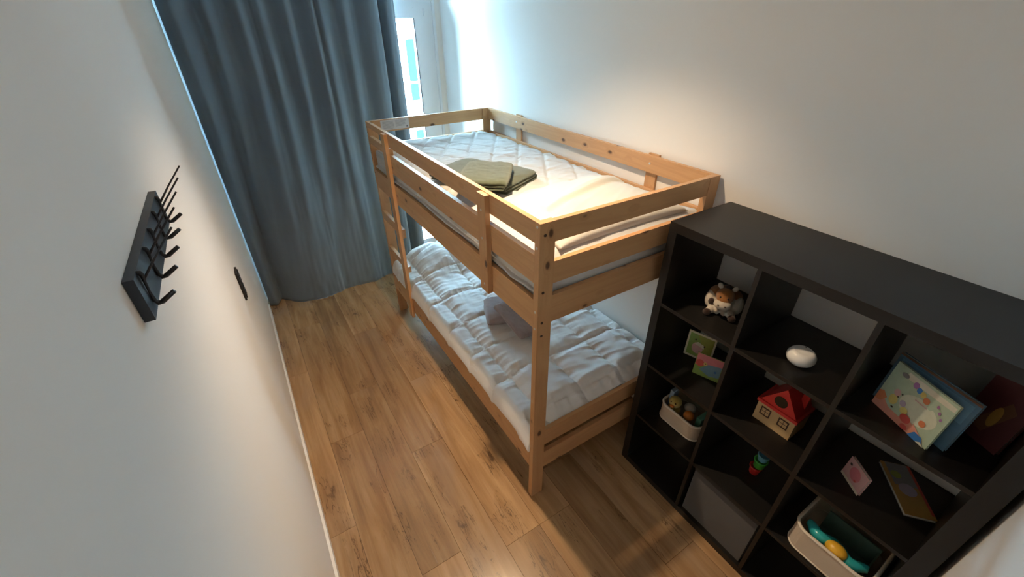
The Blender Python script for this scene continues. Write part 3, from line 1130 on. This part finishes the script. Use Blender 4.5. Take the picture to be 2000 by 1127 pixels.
# fabric baskets
def rr(x0, x1, y0, y1, r, n=8):
    out = []
    for cx, cy_, a0 in ((x1 - r, y1 - r, 0), (x0 + r, y1 - r, PI / 2), (x0 + r, y0 + r, PI), (x1 - r, y0 + r, 1.5 * PI)):
        for k in range(n + 1):
            a = a0 + PI / 2 * k / n
            out.append((cx + r * math.cos(a), cy_ + r * math.sin(a)))
    return out


def basket(label, x0, x1, y0, y1, z, h, r, group):
    t = thing('fabric_basket', label, 'basket', ((x0 + x1) / 2, (y0 + y1) / 2, z), group=group)
    o_, i_ = rr(x0, x1, y0, y1, r), rr(x0 + 0.006, x1 - 0.006, y0 + 0.006, y1 - 0.006, r - 0.006)
    n = len(o_)
    bm = bmesh.new()
    R = []
    for ring, zz in ((o_, z + 0.0006), (o_, z + h), (i_, z + h), (i_, z + 0.006)):
        R.append([bm.verts.new((p[0], p[1], zz)) for p in ring])
    for a, b_ in zip(R, R[1:]):
        for k in range(n):
            bm.faces.new((a[k], a[(k + 1) % n], b_[(k + 1) % n], b_[k]))
    bm.faces.new(R[0][::-1])
    bm.faces.new(R[3])
    put('basket_body', bm, MAT['basket_cloth'], t)
    for zz, rad in ((z + h, 0.0062), (z + 0.006, 0.0052)):
        bm = bmesh.new()
        mid = rr(x0 + 0.002, x1 - 0.002, y0 + 0.002, y1 - 0.002, r - 0.002)
        tube(bm, [(p[0], p[1], zz) for p in mid] + [(mid[0][0], mid[0][1], zz)], rad, 8, caps=False)
        put('basket_rim', bm, MAT['rim_cloth'], t, smooth=True, label='pale corded rim')
    return t


basket('small beige fabric basket with plush toys in the left column', -0.308, -0.100, -0.395, -0.166, FZ[1], 0.098, 0.045, 'beige fabric baskets')
basket('large beige fabric basket with turquoise toy in the right column', -0.374, -0.110, -1.136, -0.876, FZ[1], 0.118, 0.05, 'beige fabric baskets')

# in the small basket
ck = thing('plush_chick', 'yellow plush chick with orange beak peeking from the small basket', 'plush toy', (-0.255, -0.222, FZ[1] + 0.04), PI + 0.2)
blob('body', MAT['yellow_plastic'] if False else terry('yellow_plush', (0.55, 0.38, 0.08)), [((0, 0, 0.02), (0.034, 0.034, 0.034), None), ((0.004, 0, 0.075), (0.030, 0.032, 0.030), None)], parent=ck)
blob('beak', MAT['orange_plastic'], [((0.036, 0, 0.068), (0.010, 0.012, 0.006), None)], parent=ck)
for s_ in (-1, 1):
    blob('eye', MAT['black_bead'], [((0.030, s_ * 0.012, 0.086), (0.003, 0.0035, 0.0035), None)], parent=ck)
bm = bmesh.new()
box(bm, -0.245, -0.205, -0.196, -0.174, FZ[1] + 0.02, FZ[1] + 0.150)
tag(put('picture_block', bm, plain('pale_blue_card', (0.30, 0.40, 0.52), 0.6), bevel=0.004), 'pale blue block standing at the left end of the small basket', 'block')
bm = bmesh.new()
ball(bm, (-0.250, -0.305, FZ[1] + 0.082), 0.026, 3)
tag(put('toy_ball', bm, MAT['orange_plastic'], smooth=True), 'orange ball lying in the small basket', 'ball')
bm = bmesh.new()
ball(bm, (-0.200, -0.275, FZ[1] + 0.08), (0.026, 0.030, 0.024), 3)
tag(put('toy_egg', bm, plain('off_white_plastic', (0.5, 0.48, 0.44), 0.5), smooth=True), 'off-white egg-shaped toy behind the orange ball', 'toy')
bm = bmesh.new()
box(bm, -0.250, -0.160, -0.372, -0.345, FZ[1] + 0.015, FZ[1] + 0.112)
tag(put('toy_block', bm, plain('teal_block', (0.10, 0.32, 0.27), 0.4), bevel=0.006, seg=3), 'teal block at the right end of the small basket', 'block')

# in the large basket
tt = thing('wavy_toy', 'turquoise wavy rattle with yellow knob lying in the large basket', 'toy', (-0.33, -1.0, FZ[1] + 0.085))
bm = bmesh.new()
pts = []
for k in range(33):
    f = k / 32
    pts.append((-0.318 + 0.014 * math.cos(f * 4 * PI), -0.905 - 0.205 * f, FZ[1] + 0.100 + 0.006 * math.sin(f * 2 * PI)))
tube(bm, pts, [0.013 + 0.009 * abs(math.sin(f_ / 32 * 2 * PI)) for f_ in range(33)], 14)
put('handle', bm, MAT['teal_plastic'], tt, smooth=True)
bm = bmesh.new()
ball(bm, (-0.338, -1.014, FZ[1] + 0.112), (0.028, 0.036, 0.026), 3)
put('knob', bm, MAT['yellow_plastic'], tt, smooth=True, label='yellow round knob')
tr_ = thing('clear_tray', 'green-tinted plastic tray standing behind the turquoise rattle', 'tray', (-0.2, -1.03, FZ[1] + 0.012))
MAT['tray'] = plain('smoky_green_plastic', (0.07, 0.13, 0.115), 0.22)
put('tray_back', B(-0.206, -0.200, -1.108, -0.930, FZ[1] + 0.012, FZ[1] + 0.118), MAT['tray'], tr_, bevel=0.002)
put('tray_floor', B(-0.290, -0.206, -1.108, -0.930, FZ[1] + 0.012, FZ[1] + 0.020), MAT['tray'], tr_, bevel=0.002)
put('tray_end', B(-0.290, -0.206, -1.108, -1.102, FZ[1] + 0.020, FZ[1] + 0.100), MAT['tray'], tr_, bevel=0.002)


# books and cards: slabs with printed covers (flat coloured shapes a hair proud of the cover)
def book(name, label, cat, bl, br, z, h, thick, lean, cover, prints, pages=True, group=None, back=None):
    """bl, br: (x, y) of the lower front corners as seen from the room; leans back by lean degrees"""
    w = math.hypot(br[0] - bl[0], br[1] - bl[1])
    ux = Vector((br[0] - bl[0], br[1] - bl[1], 0)) / w
    n = Vector((-ux.y, ux.x, 0))
    if n.x < 0:
        n = -n
    a = math.radians(lean)
    up = Vector((0, 0, 1)) * math.cos(a) + n * math.sin(a)
    nb = n * math.cos(a) - Vector((0, 0, 1)) * math.sin(a)      # into the shelf
    lift = max(0.0, thick * math.sin(a)) + 0.0004
    o0 = Vector((bl[0], bl[1], z + lift))
    base = thing(name, label, cat, ((bl[0] + br[0]) / 2, (bl[1] + br[1]) / 2, z), group=group)

    def slab(bm, u0, u1, v0, v1, d0, d1, mi=0):
        vs = [bm.verts.new(o0 + ux * u + up * v_ + nb * d) for d in (d0, d1) for v_ in (v0, v1) for u in (u0, u1)]
        for f in ((0, 2, 3, 1), (4, 5, 7, 6), (0, 1, 5, 4), (2, 6, 7, 3), (0, 4, 6, 2), (1, 3, 7, 5)):
            bm.faces.new([vs[i] for i in f]).material_index = mi
    if pages:
        ct_ = min(0.0016, thick * 0.2)
        bm = bmesh.new()
        slab(bm, 0, w, 0, h, 0, ct_)
        put('front_cover', bm, cover, base, bevel=0.0004, seg=1)
        bm = bmesh.new()
        slab(bm, 0, w, 0, h, thick - ct_, thick)
        put('back_cover', bm, back or cover, base, bevel=0.0004, seg=1)
        bm = bmesh.new()
        slab(bm, 0.001, w - 0.003, 0.002, h - 0.002, ct_ + 0.0001, thick - ct_ - 0.0001)
        put('pages', bm, MAT['paper_white'], base)
    else:
        bm = bmesh.new()
        slab(bm, 0, w, 0, h, 0, thick)
        put('front_cover', bm, cover, base, bevel=0.0006, seg=1)
    mats, bm = [], bmesh.new()
    for lay, (kind, mat, *p) in enumerate(prints):
        if mat not in mats:
            mats.append(mat)
        mi = mats.index(mat)
        d = -0.0002 - 0.00012 * lay
        if kind == 'rect':
            u0, u1, v0, v1 = p
            vs = [(u0, v0), (u1, v0), (u1, v1), (u0, v1)]
        elif kind == 'disc':
            cu, cv, ru, rv = p
            asp = w / h
            vs = [(cu + ru * math.cos(2 * PI * k / 20), cv + rv * math.sin(2 * PI * k / 20)) for k in range(20)]
        else:
            vs = p[0]
        front = [bm.verts.new(o0 + ux * (q[0] * w) + up * (q[1] * h) + nb * d) for q in vs]
        bm.faces.new(front).material_index = mi
    if prints:
        put('cover_print', bm, mats, base)
    else:
        bm.free()
    return base


def pr(name, col):
    return plain('print_' + name, col, 0.45, var=0.12, vscale=60)


Pm = {n: pr(n, c) for n, c in dict(mint=(0.42, 0.52, 0.38), pale=(0.62, 0.64, 0.50), orange=(0.62, 0.20, 0.08), salmon=(0.66, 0.27, 0.19), red=(0.52, 0.07, 0.05),
      blue=(0.04, 0.17, 0.45), yellow=(0.60, 0.48, 0.14), violet=(0.36, 0.17, 0.38), sky=(0.16, 0.30, 0.42), pink=(0.58, 0.18, 0.20), rose=(0.60, 0.36, 0.36),
      lilac=(0.42, 0.34, 0.45), green=(0.22, 0.34, 0.08), olive=(0.30, 0.33, 0.06), dark=(0.03, 0.022, 0.02), cream=(0.66, 0.62, 0.50), maroon=(0.10, 0.022, 0.025),
      brown=(0.16, 0.07, 0.03), steel=(0.10, 0.20, 0.28), grey=(0.22, 0.22, 0.22), ochre=(0.45, 0.24, 0.05)).items()}

hills = [(0, 0), (0.78, 0), (0.80, 0.14), (0.62, 0.22), (0.45, 0.14), (0.25, 0.15), (0.12, 0.25), (0, 0.20)]
book('picture_book', 'pale green picture book with orange ground standing in the top right cell', 'book', (-0.258, -0.861), (-0.340, -1.028), FZ[3], 0.172, 0.008, 3,
     Pm['mint'], [('poly', Pm['cream'], [(0.22, 0.95), (0.98, 0.95), (0.98, 0.86), (0.22, 0.83)]), ('disc', Pm['pale'], 0.62, 0.45, 0.30, 0.24), ('poly', Pm['salmon'], hills), ('poly', Pm['orange'], [(0, 0.12), (0.10, 0.14), (0.16, 0.28), (0.07, 0.36), (0, 0.32)]),
      ('disc', Pm['violet'], 0.40, 0.83, 0.045, 0.06), ('disc', Pm['blue'], 0.475, 0.79, 0.038, 0.055), ('disc', Pm['yellow'], 0.55, 0.77, 0.042, 0.055), ('disc', Pm['orange'], 0.63, 0.72, 0.05, 0.06), ('disc', Pm['mint'], 0.72, 0.68, 0.045, 0.06),
      ('rect', Pm['rose'], 0.50, 0.70, 0.60, 0.62),
      ('disc', Pm['grey'], 0.20, 0.86, 0.06, 0.045), ('disc', Pm['yellow'], 0.25, 0.34, 0.07, 0.10), ('disc', Pm['rose'], 0.25, 0.50, 0.055, 0.07), ('disc', Pm['dark'], 0.325, 0.53, 0.013, 0.018), ('disc', Pm['dark'], 0.29, 0.44, 0.013, 0.015),
      ('disc', Pm['lilac'], 0.40, 0.40, 0.05, 0.06), ('disc', Pm['dark'], 0.30, 0.21, 0.022, 0.018), ('disc', Pm['yellow'], 0.47, 0.30, 0.06, 0.07), ('disc', Pm['red'], 0.55, 0.20, 0.085, 0.08), ('disc', Pm['orange'], 0.77, 0.34, 0.05, 0.06),
      ('disc', Pm['red'], 0.60, 0.055, 0.06, 0.05), ('poly', Pm['salmon'], [(0.68, 0.24), (0.90, 0.10), (0.94, 0.02), (0.72, 0.10)]), ('poly', Pm['blue'], [(0.70, 0.0), (0.76, 0.14), (0.88, 0.13), (0.95, 0.0)]),
      ('poly', Pm['cream'], [(0.84, 0.0), (0.90, 0.055), (0.97, 0.0)]), ('disc', Pm['violet'], 0.80, 0.78, 0.018, 0.03), ('disc', Pm['violet'], 0.86, 0.70, 0.018, 0.03), ('disc', Pm['violet'], 0.92, 0.62, 0.018, 0.03)])
book('picture_book', 'larger blue picture book standing behind the pale green one', 'book', (-0.225, -0.850), (-0.305, -1.058), FZ[3], 0.182, 0.012, 4,
     Pm['steel'], [('rect', Pm['sky'], 0.05, 0.95, 0.55, 0.92), ('poly', Pm['maroon'], [(0.70, 0.74), (0.82, 0.70), (0.86, 0.62), (0.72, 0.68)]), ('rect', Pm['brown'], 0.0, 1.0, 0.965, 1.0)])
book('picture_book', 'dark maroon hardback standing at the far right of the top right cell', 'book', (-0.150, -1.035), (-0.200, -1.140), FZ[3], 0.225, 0.016, 4,
     Pm['maroon'], [('poly', Pm['brown'], [(0.2, 0.2), (0.5, 0.15), (0.8, 0.6), (0.6, 0.7)]), ('disc', Pm['ochre'], 0.52, 0.42, 0.10, 0.16)])
book('picture_card', 'pale green framed card with pink shape standing in the left column', 'card', (-0.185, -0.150), (-0.150, -0.275), FZ[2], 0.145, 0.004, 2,
     Pm['cream'], [('rect', Pm['olive'], 0.07, 0.94, 0.08, 0.93), ('poly', Pm['green'], [(0.07, 0.08), (0.45, 0.08), (0.55, 0.55), (0.35, 0.93), (0.07, 0.93)]), ('disc', Pm['rose'], 0.42, 0.42, 0.20, 0.22),
      ('poly', Pm['cream'], [(0.28, 0.55), (0.40, 0.66), (0.62, 0.60), (0.66, 0.46), (0.45, 0.52)]), ('disc', Pm['dark'], 0.30, 0.72, 0.03, 0.035), ('disc', Pm['dark'], 0.65, 0.57, 0.03, 0.03)], pages=False)
book('picture_card', 'pink and blue arched card leaning in front of the green card', 'card', (-0.263, -0.262), (-0.226, -0.372), FZ[2], 0.120, 0.004, 4,
     Pm['green'], [('poly', Pm['pink'], [(0.02, 0.42), (1.0, 0.70), (1.0, 0.985), (0.55, 0.985), (0.02, 0.985)]), ('poly', Pm['sky'], [(0.20, 0.28), (0.50, 0.62), (0.98, 0.70), (0.98, 0.20), (0.6, 0.12)]),
      ('disc', Pm['red'], 0.18, 0.56, 0.15, 0.16), ('disc', Pm['yellow'], 0.38, 0.60, 0.07, 0.07), ('disc', Pm['brown'], 0.38, 0.60, 0.03, 0.03), ('disc', Pm['blue'], 0.80, 0.40, 0.05, 0.05)], pages=False)
book('picture_card', 'small pink folded card standing in the second cell of the right column', 'card', (-0.237, -0.893), (-0.294, -0.969), FZ[2], 0.090, 0.010, 3,
     Pm['rose'], [('disc', Pm['pink'], 0.5, 0.55, 0.26, 0.30), ('disc', Pm['dark'], 0.16, 0.72, 0.06, 0.06), ('disc', Pm['red'], 0.62, 0.34, 0.06, 0.05), ('rect', Pm['cream'], 0.0, 1.0, 0.0, 0.12)])
ob = thing('picture_book', 'thin orange and grey booklet lying flat in the second cell of the right column', 'book', (-0.128, -1.052, FZ[2]), math.radians(40))
put('pages', B(-0.104, 0.104, -0.042, 0.044, 0.0015, 0.0105), MAT['paper_white'], ob, world=False)
put('back_cover', B(-0.106, 0.106, -0.045, 0.045, 0.0003, 0.0014), Pm['grey'], ob, world=False)
put('front_cover', B(-0.106, 0.106, -0.045, 0.045, 0.0106, 0.0118), Pm['ochre'], ob, world=False)
bm = bmesh.new()
box(bm, 0.010, 0.105, -0.044, 0.032, 0.0118, 0.0121, 0)
box(bm, -0.090, 0.105, -0.0445, -0.036, 0.0121, 0.0123, 1)
tube(bm, [(-0.005, 0.0, 0.0121), (-0.005, 0.0, 0.0124)], 0.026, 20, 2)
tube(bm, [(0.055, 0.014, 0.0121), (0.055, 0.014, 0.0124)], 0.016, 20, 3)
put('cover_print', bm, [Pm['grey'], Pm['red'], Pm['lilac'], Pm['olive']], ob, world=False)

# ------------------------------------------------------------------ wall things
rk = thing('coat_rack', 'charcoal wall rack with five black double hooks on the left wall', 'coat rack', (XL + 0.008, -0.102, 1.80))
put('board', B(XL + 0.0005, XL + 0.0145, -0.326, 0.122, 1.766, 1.837), MAT['rack'], rk, bevel=0.002)
XB = XL + 0.0145
for yk in (-0.295, -0.201, -0.112, -0.017, 0.080):
    bm = bmesh.new()
    tube(bm, [(XB - 0.001, yk, 1.8335), (XB + 0.003, yk, 1.8330), (XB + 0.0045, yk, 1.827), (XB + 0.0035, yk, 1.818), (XB + 0.0025, yk, 1.800),
              (XB + 0.003, yk, 1.783), (XB + 0.0065, yk, 1.7775), (XB + 0.011, yk, 1.778), (XB + 0.031, yk, 1.791)],
         [0.0040, 0.0040, 0.0036, 0.0022, 0.0020, 0.0030, 0.0040, 0.0040, 0.0036], 10)
    tube(bm, [(XB + 0.002, yk, 1.8185), (XB + 0.008, yk, 1.826), (XB + 0.030, yk, 1.853), (XB + 0.064, yk, 1.8915)], [0.0020, 0.0020, 0.0017, 0.0015], 8)
    put('hook', bm, MAT['hook'], rk, smooth=True)

sw = thing('light_switch', 'black double light switch on the left wall near the curtain', 'light switch', (XL + 0.005, 1.145, 1.065))
put('plate', B(XL + 0.0004, XL + 0.009, 1.105, 1.185, 0.990, 1.140), MAT['black_plastic'], sw, bevel=0.003)
for zc in (1.0275, 1.1025):
    put('rocker', B(XL + 0.0091, XL + 0.013, 1.115, 1.175, zc - 0.030, zc + 0.030), MAT['black_plastic'], sw, bevel=0.002)
